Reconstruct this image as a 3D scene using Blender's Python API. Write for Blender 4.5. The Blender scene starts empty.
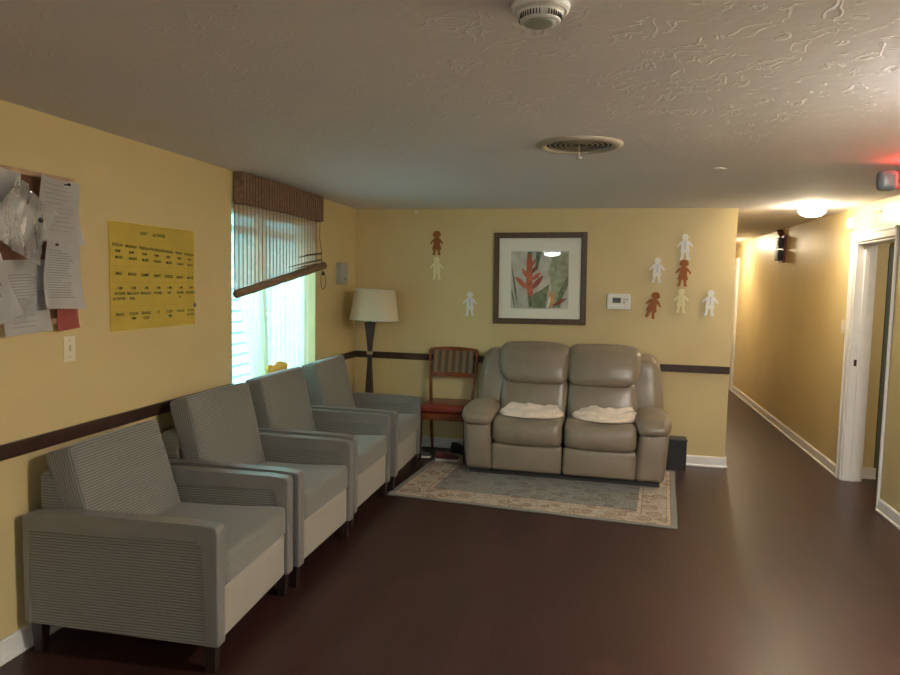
import bpy, bmesh, math, random
from mathutils import Vector, Matrix, noise
C = bpy.context.scene
COL = C.collection
PI = math.pi
rnd = random.Random(7)

# ------------------------------------------------------------------ camera
LX, RX, BY, HX, CH = -2.425, 2.093, 6.622, 1.155, 2.35      # left wall, right wall, back wall, hall corner, ceiling height
CAMH = 1.650
yaw, pit, roll = 0.2138, 0.0811, 0.0211
cf = Vector((-math.sin(yaw)*math.cos(pit), math.cos(yaw)*math.cos(pit), -math.sin(pit)))
r0 = Vector((math.cos(yaw), math.sin(yaw), 0)); u0 = r0.cross(cf)
cr = r0*math.cos(roll) + u0*math.sin(roll); cu = u0*math.cos(roll) - r0*math.sin(roll)
cam_d = bpy.data.cameras.new('camera'); cam = bpy.data.objects.new('camera', cam_d); COL.objects.link(cam)
cam_d.sensor_width = 36; cam_d.lens = 692.86/900*36; cam_d.clip_start = 0.05
cam.matrix_world = Matrix(((cr.x, cu.x, -cf.x, 0), (cr.y, cu.y, -cf.y, 0), (cr.z, cu.z, -cf.z, CAMH), (0, 0, 0, 1)))
C.camera = cam
# ------------------------------------------------------------------ sky, exposure
W = bpy.data.worlds.new('sky'); C.world = W; W.use_nodes = True
bg = W.node_tree.nodes['Background']; bg.inputs[0].default_value = (0.72, 0.90, 1.0, 1); bg.inputs[1].default_value = 3.6
C.view_settings.view_transform = 'Standard'; C.view_settings.look = 'None'
C.view_settings.exposure = 1.5; C.view_settings.gamma = 1; C.view_settings.use_curve_mapping = False
HALL_LAMP, ROOM_FILL, REAR_LAMP = 62.0, 100.0, 44.0           # emission of the ceiling domes; the room one is added fill

SUN = bpy.data.lights.new('sun', 'SUN'); SUN.energy = 4.5; SUN.angle = .01; SUN.color = (1, .97, .92)
so = bpy.data.objects.new('sun', SUN); COL.objects.link(so); so.rotation_euler = Vector((-.42, -.12, -.9)).to_track_quat('-Z', 'Y').to_euler()
# ------------------------------------------------------------------ materials
def mat(name, col, rough=0.6, metal=0.0, spec=0.5, var=0.0, vscale=6.0, bump=0.0, bscale=60.0, coat=0.0, emit=None, es=0.0, sheen=0.0):
    m = bpy.data.materials.new(name); m.use_nodes = True; nt = m.node_tree; b = nt.nodes['Principled BSDF']
    b.inputs['Base Color'].default_value = (*col, 1); b.inputs['Roughness'].default_value = rough
    b.inputs['Metallic'].default_value = metal; b.inputs['Specular IOR Level'].default_value = spec
    b.inputs['Coat Weight'].default_value = coat; b.inputs['Sheen Weight'].default_value = sheen
    if emit: b.inputs['Emission Color'].default_value = (*emit, 1); b.inputs['Emission Strength'].default_value = es
    tc = nt.nodes.new('ShaderNodeTexCoord')
    if var:
        n = nt.nodes.new('ShaderNodeTexNoise'); n.inputs['Scale'].default_value = vscale; n.inputs['Detail'].default_value = 6
        nt.links.new(tc.outputs['Object'], n.inputs['Vector'])
        r = nt.nodes.new('ShaderNodeValToRGB'); r.color_ramp.elements[0].position = .3; r.color_ramp.elements[1].position = .7
        r.color_ramp.elements[0].color = (*[c*(1-var) for c in col], 1); r.color_ramp.elements[1].color = (*[min(1, c*(1+var)) for c in col], 1)
        nt.links.new(n.outputs['Fac'], r.inputs['Fac']); nt.links.new(r.outputs['Color'], b.inputs['Base Color'])
    if bump:
        n2 = nt.nodes.new('ShaderNodeTexNoise'); n2.inputs['Scale'].default_value = bscale; n2.inputs['Detail'].default_value = 5
        nt.links.new(tc.outputs['Object'], n2.inputs['Vector'])
        bp = nt.nodes.new('ShaderNodeBump'); bp.inputs['Strength'].default_value = bump; bp.inputs['Distance'].default_value = 0.01
        nt.links.new(n2.outputs['Fac'], bp.inputs['Height']); nt.links.new(bp.outputs['Normal'], b.inputs['Normal'])
    return m

M = {}
M['wall'] = mat('yellow_paint', (.62, .495, .25), .42, spec=.5, var=.05, vscale=1.6, bump=.10, bscale=14)
M['white_trim'] = mat('white_trim_paint', (.78, .76, .74), .3, var=.04, vscale=9)
M['rail'] = mat('dark_brown_rail', (.042, .02, .014), .35, var=.35, vscale=12)
M['plastic'] = mat('white_plastic', (.78, .77, .75), .35)
M['ivory'] = mat('ivory_plastic', (.74, .68, .54), .4)
M['dark'] = mat('opening_shade', (.015, .014, .014), .6)  # near-black painted in for the shade inside openings
M['black'] = mat('black_plastic', (.018, .018, .02), .4)
M['grey_box'] = mat('grey_plastic', (.36, .38, .36), .45)
M['paper'] = mat('white_paper', (.74, .73, .73), .7, var=.03, bump=.15, bscale=25)
M['ink'] = mat('grey_ink', (.20, .20, .22), .8)
M['marker'] = mat('dark_marker', (.06, .07, .02), .8)
M['poster'] = mat('yellow_poster_paper', (.95, .76, .15), .65, var=.04, bump=.1, bscale=8)
M['cork'] = mat('brown_cork', (.14, .065, .035), .85, var=.3, vscale=60, bump=.4, bscale=150)
M['wood_pale'] = mat('pale_pine_frame', (.42, .27, .17), .5, var=.2, vscale=20)
M['wood_dark'] = mat('dark_walnut', (.035, .021, .014), .35, var=.4, vscale=14)
M['lamp_wood'] = mat('dark_lamp_wood', (.038, .026, .022), .5, var=.3, vscale=18)
M['leg'] = mat('espresso_leg', (.022, .013, .012), .35, var=.3, vscale=20)
M['cherry'] = mat('cherry_wood', (.20, .052, .018), .22, var=.35, vscale=18, coat=.4)
M['red_vinyl'] = mat('red_vinyl', (.20, .030, .018), .25, var=.12, vscale=10, bump=.08, bscale=90)
M['vinyl'] = mat('grey_vinyl', (.19, .182, .17), .30, spec=.6, var=.07, vscale=8, bump=.06, bscale=120)
M['leather'] = mat('taupe_leather', (.245, .20, .15), .33, spec=.6, var=.10, vscale=7, bump=.14, bscale=22)
M['seam'] = mat('dark_seam', (.05, .042, .034), .6)
M['towel'] = mat('cream_towel', (.78, .66, .56), .95, var=.12, vscale=16, bump=.5, bscale=220, sheen=.3)
M['pic_frame'] = mat('brown_picture_frame', (.085, .045, .022), .32, var=.25, vscale=25)
M['mat_board'] = mat('cream_mat_board', (.82, .82, .74), .7)
M['print'] = mat('print_background', (.50, .50, .46), .7, var=.25, vscale=9)
M['leaf_a'] = mat('print_green', (.12, .17, .10), .7, var=.45, vscale=22)
M['leaf_b'] = mat('print_pale_green', (.28, .33, .22), .7, var=.35, vscale=18)
M['bract'] = mat('print_red', (.46, .10, .055), .7, var=.35, vscale=30)
M['bract_d'] = mat('print_deep_red', (.26, .05, .035), .7, var=.3, vscale=30)
M['orange'] = mat('print_orange', (.62, .30, .10), .7, var=.2, vscale=30)
M['doll_brown'] = mat('brown_card', (.30, .095, .022), .7)
M['doll_cream'] = mat('cream_card', (.80, .74, .45), .7)
M['doll_white'] = mat('white_card', (.80, .79, .78), .7)
M['doll_blue'] = mat('pale_blue_ink', (.42, .48, .68), .8)
M['lcd'] = mat('grey_lcd', (.08, .09, .08), .2)
M['pink'] = mat('pink_card', (.60, .16, .14), .6)
M['steel'] = mat('brushed_steel', (.5, .48, .45), .3, metal=1)
M['siding'] = mat('pale_blue_siding', (.20, .74, .86), .7, var=.05)
M['ground'] = mat('outside_concrete', (.45, .45, .42), .9, var=.1)
M['yellow_cloth'] = mat('yellow_cloth', (.85, .55, .12), .9, bump=.3, bscale=60)
M['frame_orange'] = mat('varnished_window_wood', (.62, .36, .14), .5, var=.15, vscale=15)
M['sneaker_white'] = mat('sneaker_white', (.62, .58, .54), .6)
M['maroon'] = mat('maroon_fabric', (.085, .016, .016), .7)
M['dark_fabric'] = mat('charcoal_fabric', (.03, .03, .032), .8, bump=.2, bscale=120)
M['red_alarm'] = mat('dark_red_plastic', (.13, .03, .025), .4)
M['exit_red'] = mat('lit_red_letters', (.8, .02, .02), .5, emit=(1, .03, .02), es=14)
M['door_grey'] = mat('grey_green_door_paint', (.13, .16, .14), .5)
M['lamp_metal'] = mat('head_grey_blue', (.15, .18, .20), .35)

def glow(name, col, s):
    m = bpy.data.materials.new(name); m.use_nodes = True; nt = m.node_tree
    nt.nodes.clear(); e = nt.nodes.new('ShaderNodeEmission'); o = nt.nodes.new('ShaderNodeOutputMaterial')
    e.inputs[0].default_value = (*col, 1); e.inputs[1].default_value = s; nt.links.new(e.outputs[0], o.inputs[0]); return m
M['glow_hall'] = glow('lit_hall_dome', (1, .84, .58), HALL_LAMP)
M['glow_side_fill'] = glow('side_fill_dome', (1, .9, .7), 22)  # for the dome added in the side room
M['glow_room_fill'] = glow('room_fill_dome', (1, .965, .90), ROOM_FILL)  # for the fill dome added out of view
M['glow_rear'] = glow('lit_rear_dome', (.96, .98, 1), REAR_LAMP)

# white plastic with a little of everything but see-through: sheer cloth, plastic sleeve, glass
def mixmat(name, col, transp, rough=.8, translucent=True, glossy=False):
    m = bpy.data.materials.new(name); m.use_nodes = True; nt = m.node_tree; nt.nodes.clear()
    o = nt.nodes.new('ShaderNodeOutputMaterial'); t = nt.nodes.new('ShaderNodeBsdfTransparent'); mx = nt.nodes.new('ShaderNodeMixShader')
    if glossy:
        g = nt.nodes.new('ShaderNodeBsdfGlossy'); g.inputs['Roughness'].default_value = rough; g.inputs[0].default_value = (*col, 1)
        fr = nt.nodes.new('ShaderNodeFresnel'); fr.inputs[0].default_value = 1.5
        ge = nt.nodes.new('ShaderNodeNewGeometry'); iv = nt.nodes.new('ShaderNodeMath'); iv.operation = 'SUBTRACT'; iv.inputs[0].default_value = 1; nt.links.new(ge.outputs['Backfacing'], iv.inputs[1])
        mf = nt.nodes.new('ShaderNodeMath'); mf.operation = 'MULTIPLY'; nt.links.new(fr.outputs[0], mf.inputs[0]); nt.links.new(iv.outputs[0], mf.inputs[1])
        nt.links.new(mf.outputs[0], mx.inputs[0]); nt.links.new(t.outputs[0], mx.inputs[1]); nt.links.new(g.outputs[0], mx.inputs[2])
    else:
        d = nt.nodes.new('ShaderNodeBsdfDiffuse'); d.inputs[0].default_value = (*col, 1)
        tl = nt.nodes.new('ShaderNodeBsdfTranslucent'); tl.inputs[0].default_value = (*col, 1)
        m2 = nt.nodes.new('ShaderNodeMixShader'); m2.inputs[0].default_value = .6
        nt.links.new(d.outputs[0], m2.inputs[1]); nt.links.new(tl.outputs[0], m2.inputs[2])
        mx.inputs[0].default_value = 1-transp
        nt.links.new(t.outputs[0], mx.inputs[1]); nt.links.new(m2.outputs[0], mx.inputs[2])
    nt.links.new(mx.outputs[0], o.inputs[0]); return m
M['sheer'] = mixmat('sheer_cream_curtain', (.86, .84, .68), .34)
M['glass'] = mixmat('clear_glass', (1, 1, 1), 1, rough=.02, glossy=True)
M['reed'] = mixmat('woven_reed', (.66, .42, .33), .10)
M['reed_dense'] = mat('woven_reed_dense', (.23, .145, .09), .75, var=.3, vscale=50, bump=.4, bscale=150)
M['shade'] = mixmat('cream_lampshade', (.92, .86, .72), 0.0)
M['sleeve'] = mat('clear_plastic_sleeve', (.60, .60, .60), .12, spec=.9, bump=.8, bscale=9)
M['sleeve'].node_tree.nodes['Principled BSDF'].inputs['Alpha'].default_value = .42

# ceiling: hand-trowelled plaster
def ceiling_mat():
    m = mat('trowelled_plaster', (.56, .53, .50), .8); nt = m.node_tree; b = nt.nodes['Principled BSDF']
    tc = nt.nodes.new('ShaderNodeTexCoord')
    n1 = nt.nodes.new('ShaderNodeTexNoise'); n1.inputs['Scale'].default_value = 8.5; n1.inputs['Detail'].default_value = 2.5; n1.inputs['Distortion'].default_value = 1.1
    r1 = nt.nodes.new('ShaderNodeValToRGB'); r1.color_ramp.elements[0].position = .555; r1.color_ramp.elements[1].position = .585
    e = r1.color_ramp.elements.new(.63); e.color = (0.1, 0.1, 0.1, 1)
    n2 = nt.nodes.new('ShaderNodeTexNoise'); n2.inputs['Scale'].default_value = 16; n2.inputs['Detail'].default_value = 6
    nt.links.new(tc.outputs['Object'], n1.inputs['Vector']); nt.links.new(tc.outputs['Object'], n2.inputs['Vector'])
    nt.links.new(n1.outputs['Fac'], r1.inputs['Fac'])
    ad = nt.nodes.new('ShaderNodeMath'); ad.operation = 'MULTIPLY_ADD'; ad.inputs[1].default_value = .9
    nt.links.new(n2.outputs['Fac'], ad.inputs[0]); nt.links.new(r1.outputs['Color'], ad.inputs[2])
    bp = nt.nodes.new('ShaderNodeBump'); bp.inputs['Strength'].default_value = .25; bp.inputs['Distance'].default_value = .008
    nt.links.new(ad.outputs[0], bp.inputs['Height']); nt.links.new(bp.outputs['Normal'], b.inputs['Normal'])
    r2 = nt.nodes.new('ShaderNodeValToRGB'); r2.color_ramp.elements[0].color = (.71, .69, .74, 1); r2.color_ramp.elements[1].color = (.80, .78, .83, 1)
    n3 = nt.nodes.new('ShaderNodeTexNoise'); n3.inputs['Scale'].default_value = 1.5; n3.inputs['Detail'].default_value = 5
    nt.links.new(tc.outputs['Object'], n3.inputs['Vector']); nt.links.new(n3.outputs['Fac'], r2.inputs['Fac']); nt.links.new(r2.outputs['Color'], b.inputs['Base Color'])
    return m
M['ceiling'] = ceiling_mat()

# floor: dark plank vinyl running along the room
def floor_mat():
    m = mat('dark_plank_floor', (.05, .024, .018), .36, spec=.42); nt = m.node_tree; b = nt.nodes['Principled BSDF']
    tc = nt.nodes.new('ShaderNodeTexCoord'); mp = nt.nodes.new('ShaderNodeMapping'); mp.inputs['Rotation'].default_value = (0, 0, PI/2)
    br = nt.nodes.new('ShaderNodeTexBrick'); br.inputs['Scale'].default_value = 1; br.inputs['Brick Width'].default_value = 1.2; br.inputs['Row Height'].default_value = .15
    br.inputs['Mortar Size'].default_value = .0015; br.inputs['Color1'].default_value = (.044, .018, .0155, 1); br.inputs['Color2'].default_value = (.032, .0135, .012, 1); br.inputs['Mortar'].default_value = (.03, .014, .011, 1)
    nt.links.new(tc.outputs['Object'], mp.inputs[0]); nt.links.new(mp.outputs[0], br.inputs['Vector'])
    mp2 = nt.nodes.new('ShaderNodeMapping'); mp2.inputs['Scale'].default_value = (22, 1.6, 1)
    n = nt.nodes.new('ShaderNodeTexNoise'); n.inputs['Scale'].default_value = 2.2; n.inputs['Detail'].default_value = 7; n.inputs['Distortion'].default_value = .4
    nt.links.new(tc.outputs['Object'], mp2.inputs[0]); nt.links.new(mp2.outputs[0], n.inputs['Vector'])
    mx = nt.nodes.new('ShaderNodeMixRGB'); mx.blend_type = 'MULTIPLY'; mx.inputs[0].default_value = .55
    r = nt.nodes.new('ShaderNodeValToRGB'); r.color_ramp.elements[0].position = .3; r.color_ramp.elements[0].color = (.55, .52, .5, 1); r.color_ramp.elements[1].position = .7; r.color_ramp.elements[1].color = (1.25, 1.15, 1.1, 1)
    nt.links.new(n.outputs['Fac'], r.inputs['Fac']); nt.links.new(br.outputs['Color'], mx.inputs[1]); nt.links.new(r.outputs['Color'], mx.inputs[2]); nt.links.new(mx.outputs[0], b.inputs['Base Color'])
    bp = nt.nodes.new('ShaderNodeBump'); bp.inputs['Strength'].default_value = .08; bp.inputs['Distance'].default_value = .004
    nt.links.new(n.outputs['Fac'], bp.inputs['Height']); nt.links.new(bp.outputs['Normal'], b.inputs['Normal'])
    return m
M['floor'] = floor_mat()

# corduroy: ribs along one object axis
def cord(name, axis, period=.0125, base=(.225, .22, .195), dark=(.115, .117, .107)):
    m = mat(name, base, .85, sheen=.2); nt = m.node_tree; b = nt.nodes['Principled BSDF']
    tc = nt.nodes.new('ShaderNodeTexCoord'); sp = nt.nodes.new('ShaderNodeSeparateXYZ'); nt.links.new(tc.outputs['Object'], sp.inputs[0])
    n = nt.nodes.new('ShaderNodeTexNoise'); n.inputs['Scale'].default_value = 30; nt.links.new(tc.outputs['Object'], n.inputs['Vector'])
    a0 = nt.nodes.new('ShaderNodeMath'); a0.operation = 'MULTIPLY_ADD'; a0.inputs[1].default_value = .002; nt.links.new(n.outputs['Fac'], a0.inputs[0]); 
    if axis == 3:
        sm = nt.nodes.new('ShaderNodeMath'); sm.operation = 'SUBTRACT'; nt.links.new(sp.outputs[0], sm.inputs[0]); nt.links.new(sp.outputs[2], sm.inputs[1]); nt.links.new(sm.outputs[0], a0.inputs[2])
    else: nt.links.new(sp.outputs[axis], a0.inputs[2])
    mu = nt.nodes.new('ShaderNodeMath'); mu.operation = 'MULTIPLY'; mu.inputs[1].default_value = 2*PI/period; nt.links.new(a0.outputs[0], mu.inputs[0])
    si = nt.nodes.new('ShaderNodeMath'); si.operation = 'SINE'; nt.links.new(mu.outputs[0], si.inputs[0])
    ad = nt.nodes.new('ShaderNodeMath'); ad.operation = 'MULTIPLY_ADD'; ad.inputs[1].default_value = .5; ad.inputs[2].default_value = .5; nt.links.new(si.outputs[0], ad.inputs[0])
    r = nt.nodes.new('ShaderNodeValToRGB'); r.color_ramp.elements[0].position = .12; r.color_ramp.elements[0].color = (*dark, 1); r.color_ramp.elements[1].position = .55; r.color_ramp.elements[1].color = (*base, 1)
    nt.links.new(ad.outputs[0], r.inputs['Fac']); nt.links.new(r.outputs['Color'], b.inputs['Base Color'])
    bp = nt.nodes.new('ShaderNodeBump'); bp.inputs['Strength'].default_value = .6; bp.inputs['Distance'].default_value = .003
    nt.links.new(ad.outputs[0], bp.inputs['Height']); nt.links.new(bp.outputs['Normal'], b.inputs['Normal'])
    return m
M['cord_z'] = cord('ribbed_upholstery_level', 2)
M['cord_x'] = cord('ribbed_upholstery_lengthwise', 0)
M['cord_y'] = cord('ribbed_upholstery_crosswise', 3)

def stripe_fabric():
    m = mat('striped_seatback_fabric', (.3, .2, .1), .8); nt = m.node_tree; b = nt.nodes['Principled BSDF']
    tc = nt.nodes.new('ShaderNodeTexCoord'); w = nt.nodes.new('ShaderNodeTexWave'); w.inputs['Scale'].default_value = 4.6; w.inputs['Distortion'].default_value = .4; w.inputs['Detail'].default_value = 1
    nt.links.new(tc.outputs['Object'], w.inputs['Vector']); r = nt.nodes.new('ShaderNodeValToRGB'); cr_ = r.color_ramp
    cr_.elements[0].color = (.085, .05, .028, 1); cr_.elements[1].color = (.24, .15, .075, 1); e = cr_.elements.new(.5); e.color = (.13, .09, .05, 1)
    nt.links.new(w.outputs['Fac'], r.inputs['Fac']); nt.links.new(r.outputs['Color'], b.inputs['Base Color']); return m
M['stripe'] = stripe_fabric()

def rug_mat(w, d):
    """bordered oriental rug: grey-blue field, cream border with rosettes, thin bands, grey edge"""
    m = mat('oriental_rug', (.3, .3, .28), .95, sheen=.2); nt = m.node_tree; b = nt.nodes['Principled BSDF']; L = nt.links.new
    def N(t): return nt.nodes.new(t)
    def math_(op, a, b_=None, c=None):
        x = N('ShaderNodeMath'); x.operation = op
        for i, v in enumerate((a, b_, c)):
            if v is None: continue
            if isinstance(v, (int, float)): x.inputs[i].default_value = v
            else: L(v, x.inputs[i])
        return x.outputs[0]
    tc = N('ShaderNodeTexCoord'); sp = N('ShaderNodeSeparateXYZ'); L(tc.outputs['Object'], sp.inputs[0])
    ex = math_('SUBTRACT', w/2, math_('ABSOLUTE', sp.outputs[0])); ey = math_('SUBTRACT', d/2, math_('ABSOLUTE', sp.outputs[1]))
    e = math_('MINIMUM', ex, ey)
    def ramp(src, stops, const=True):
        r = N('ShaderNodeValToRGB'); r.color_ramp.interpolation = 'CONSTANT' if const else 'LINEAR'
        r.color_ramp.elements[0].position = stops[0][0]; r.color_ramp.elements[0].color = (*stops[0][1], 1)
        r.color_ramp.elements[1].position = stops[1][0]; r.color_ramp.elements[1].color = (*stops[1][1], 1)
        for p, c in stops[2:]:
            q = r.color_ramp.elements.new(p); q.color = (*c, 1)
        L(src, r.inputs['Fac']); return r.outputs['Color']
    GR, CRM, RUST, BLU = (.16, .155, .14), (.285, .24, .185), (.14, .085, .06), (.125, .125, .115)
    base = ramp(e, [(0, GR), (.038, RUST), (.045, (.36, .29, .22)), (.068, RUST), (.074, CRM), (.245, RUST), (.252, (.33, .26, .2)), (.280, RUST), (.288, BLU)])
    vor = N('ShaderNodeTexVoronoi'); vor.inputs['Scale'].default_value = 7.5; vor.inputs['Randomness'].default_value = .8; L(tc.outputs['Object'], vor.inputs['Vector'])
    ros = ramp(vor.outputs['Distance'], [(0, (.9, .85, .8)), (.12, (.5, .40, .34)), (.2, (1, .95, .9)), (.27, (.62, .48, .42)), (.42, (1, 1, 1))])
    v2 = N('ShaderNodeTexVoronoi'); v2.inputs['Scale'].default_value = 34; L(tc.outputs['Object'], v2.inputs['Vector'])
    fine = ramp(v2.outputs['Distance'], [(0, (.50, .38, .32)), (.28, (.95, .92, .9)), (.62, (1.45, 1.35, 1.2))], False)
    n = N('ShaderNodeTexNoise'); n.inputs['Scale'].default_value = 55; n.inputs['Detail'].default_value = 4; L(tc.outputs['Object'], n.inputs['Vector'])
    grain = ramp(n.outputs['Fac'], [(.3, (.75, .75, .75)), (.7, (1.15, 1.15, 1.15))], False)
    inb = math_('GREATER_THAN', e, .04)
    def mul(a, c, f):
        x = N('ShaderNodeMixRGB'); x.blend_type = 'MULTIPLY'
        if isinstance(f, (int, float)): x.inputs[0].default_value = f
        else: L(f, x.inputs[0])
        L(a, x.inputs[1]); L(c, x.inputs[2]); return x.outputs[0]
    c1 = mul(base, ros, math_('MULTIPLY', inb, .9)); c2 = mul(c1, fine, math_('MULTIPLY', inb, .8)); c3 = mul(c2, grain, .8)
    L(c3, b.inputs['Base Color'])
    bp = N('ShaderNodeBump'); bp.inputs['Strength'].default_value = .4; bp.inputs['Distance'].default_value = .004; L(n.outputs['Fac'], bp.inputs['Height']); L(bp.outputs['Normal'], b.inputs['Normal'])
    return m

# ------------------------------------------------------------------ helpers
def obj(name, bm, m, parent=None, smooth=False, loc=None, mw=None):
    me = bpy.data.meshes.new(name); bmesh.ops.recalc_face_normals(bm, faces=bm.faces); bm.to_mesh(me); bm.free()
    o = bpy.data.objects.new(name, me); COL.objects.link(o)
    for x in (m if isinstance(m, (list, tuple)) else [m]): me.materials.append(x)
    if smooth: me.polygons.foreach_set('use_smooth', [True]*len(me.polygons))
    if parent: o.parent = parent
    if loc: o.location = loc
    if mw is not None: o.matrix_world = mw
    return o
def thing(name, label, cat, loc=(0, 0, 0), rz=0, group=None, mw=None):
    o = bpy.data.objects.new(name, None); o.empty_display_size = .1; COL.objects.link(o); o.location = loc; o.rotation_euler = (0, 0, rz)
    if mw is not None: o.matrix_world = mw
    return tag(o, label, cat, group)
def tag(o, label, cat, group=None):
    o['label'] = label; o['category'] = cat
    if group: o['group'] = group
    return o
def struct(name, bm, m, label=None, **k):
    o = obj(name, bm, m, **k)
    if not k.get('parent'): o['kind'] = 'structure'
    if label: o['label'] = label
    return o
def box(bm, x0, x1, y0, y1, z0, z1, bev=0, seg=2, mtx=None):
    r = bmesh.ops.create_cube(bm, size=1)
    vs = r['verts']
    for v in vs: v.co = Vector(((x0+x1)/2+v.co.x*(x1-x0), (y0+y1)/2+v.co.y*(y1-y0), (z0+z1)/2+v.co.z*(z1-z0)))
    if bev:
        es = list({e for v in vs for e in v.link_edges})
        rr = bmesh.ops.bevel(bm, geom=es, offset=bev, segments=seg, affect='EDGES', profile=.5)
        vs = [v for v in rr['verts']]
    if mtx is not None:
        bmesh.ops.transform(bm, matrix=mtx, verts=list(set(vs)))
    return bm
def B(*a, **k):
    bm = bmesh.new(); box(bm, *a, **k); return bm
def prism(bm, pts, t0, t1, plane='xy', bev=0):
    """extrude outline pts (list of 2-tuples) between t0 and t1 along the third axis"""
    def P3(p, t):
        return {'xy': (p[0], p[1], t), 'xz': (p[0], t, p[1]), 'yz': (t, p[0], p[1])}[plane]
    a = [bm.verts.new(P3(p, t0)) for p in pts]; b = [bm.verts.new(P3(p, t1)) for p in pts]
    fs = [bm.faces.new(a[::-1]), bm.faces.new(b)]; n = len(pts)
    for i in range(n): fs.append(bm.faces.new((a[i], a[(i+1) % n], b[(i+1) % n], b[i])))
    if bev:
        es = list({e for f in fs for e in f.edges})
        bmesh.ops.bevel(bm, geom=es, offset=bev, segments=2, affect='EDGES', profile=.5)
    return bm
def lathe(bm, prof, seg=32, c=(0, 0), cap=True):
    rings = []
    for r, z in prof: rings.append([bm.verts.new((c[0]+r*math.cos(2*PI*i/seg), c[1]+r*math.sin(2*PI*i/seg), z)) for i in range(seg)])
    for a, b in zip(rings, rings[1:]):
        for i in range(seg): bm.faces.new((a[i], a[(i+1) % seg], b[(i+1) % seg], b[i]))
    if cap: bm.faces.new(rings[0][::-1]); bm.faces.new(rings[-1])
    return bm
def tube(bm, pts, r, seg=8, cap=True):
    pts = [Vector(p) for p in pts]; rings = []
    for i, p in enumerate(pts):
        d = (pts[min(i+1, len(pts)-1)]-pts[max(i-1, 0)]).normalized()
        a = d.orthogonal().normalized() if i == 0 else (rings_a - d*rings_a.dot(d)).normalized()
        rings_a = a; b = d.cross(a); rr = r[i] if isinstance(r, (list, tuple)) else r
        rings.append([bm.verts.new(p + (a*math.cos(2*PI*k/seg)+b*math.sin(2*PI*k/seg))*rr) for k in range(seg)])
    for a, b in zip(rings, rings[1:]):
        for k in range(seg): bm.faces.new((a[k], a[(k+1) % seg], b[(k+1) % seg], b[k]))
    if cap: bm.faces.new(rings[0][::-1]); bm.faces.new(rings[-1])
    return bm
def cushion(sx, sy, sz, r=.04, puff=(.02, .02, .02), n=14, fn=None, wr=0, ws=6, seed=0):
    """soft box: rounded edges, faces that bulge; centred on the origin; fn(co)->co reshapes it"""
    bm = bmesh.new(); bmesh.ops.create_cube(bm, size=2)
    bmesh.ops.subdivide_edges(bm, edges=bm.edges[:], cuts=n, use_grid_fill=True)
    h = Vector((sx/2, sy/2, sz/2))
    for v in bm.verts:
        p = v.co.copy()
        # concentrate vertices towards the edges so that rounding is smooth
        p = Vector([math.copysign(1-(1-abs(c))**1.6, c) if abs(c) < 1 else c for c in p])
        q = Vector((p.x*h.x, p.y*h.y, p.z*h.z)); rr = min(r, *h)
        inn = Vector([max(-(h[i]-rr), min(h[i]-rr, q[i])) for i in range(3)])
        d = q-inn
        if d.length > 1e-9: q = inn + d.normalized()*rr
        for i in range(3):
            j, k = (i+1) % 3, (i+2) % 3
            if abs(p[i]) > .999: q[i] += math.copysign(puff[i]*(1-p[j]**2)*(1-p[k]**2), p[i])
        if wr:
            q += Vector((0, 0, 1))*0 + (q.normalized() if q.length else q)*wr*noise.noise(q*ws+Vector((seed, seed*2, 0)))
        if fn: q = Vector(fn(q, p))
        v.co = q
    return bm
def dup(root, loc, rz, label):
    r = root.copy(); COL.objects.link(r); r.location = loc; r.rotation_euler = (0, 0, rz); r['label'] = label
    for ch in list(root.children):
        c = ch.copy(); COL.objects.link(c); c.parent = r
        for g in list(ch.children):
            d = g.copy(); COL.objects.link(d); d.parent = c
    return r
def text_bm(items):
    """items: (string, x, y, height, angle) -> flat lettering in the xy plane"""
    bm = bmesh.new()
    for s, x, y, hgt, ang in items:
        cu_ = bpy.data.curves.new('lettering', 'FONT'); cu_.body = s; cu_.size = hgt; cu_.align_x = 'CENTER'; cu_.align_y = 'CENTER'; cu_.resolution_u = 2
        cu_.offset = hgt*.012
        t = bpy.data.objects.new('lettering', cu_); COL.objects.link(t)
        dg = bpy.context.evaluated_depsgraph_get(); me = bpy.data.meshes.new_from_object(t.evaluated_get(dg))
        me.transform(Matrix.Translation((x, y, 0)) @ Matrix.Rotation(ang, 4, 'Z')); bm.from_mesh(me)
        bpy.data.objects.remove(t); bpy.data.curves.remove(cu_); bpy.data.meshes.remove(me)
    return bm
def on_left(y, z, x=LX, rot=0):   # local x -> +y, local y -> up, local z -> into the room
    return Matrix.Translation((x, y, z)) @ Matrix(((0, 0, 1, 0), (1, 0, 0, 0), (0, 1, 0, 0), (0, 0, 0, 1))) @ Matrix.Rotation(rot, 4, 'Z')
def on_back(x, z, y=BY, rot=0):
    return Matrix.Translation((x, y, z)) @ Matrix(((1, 0, 0, 0), (0, 0, -1, 0), (0, 1, 0, 0), (0, 0, 0, 1))) @ Matrix.Rotation(rot, 4, 'Z')
def on_right(y, z, x=RX, rot=0):
    return Matrix.Translation((x, y, z)) @ Matrix(((0, 0, -1, 0), (-1, 0, 0, 0), (0, 1, 0, 0), (0, 0, 0, 1))) @ Matrix.Rotation(rot, 4, 'Z')

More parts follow.
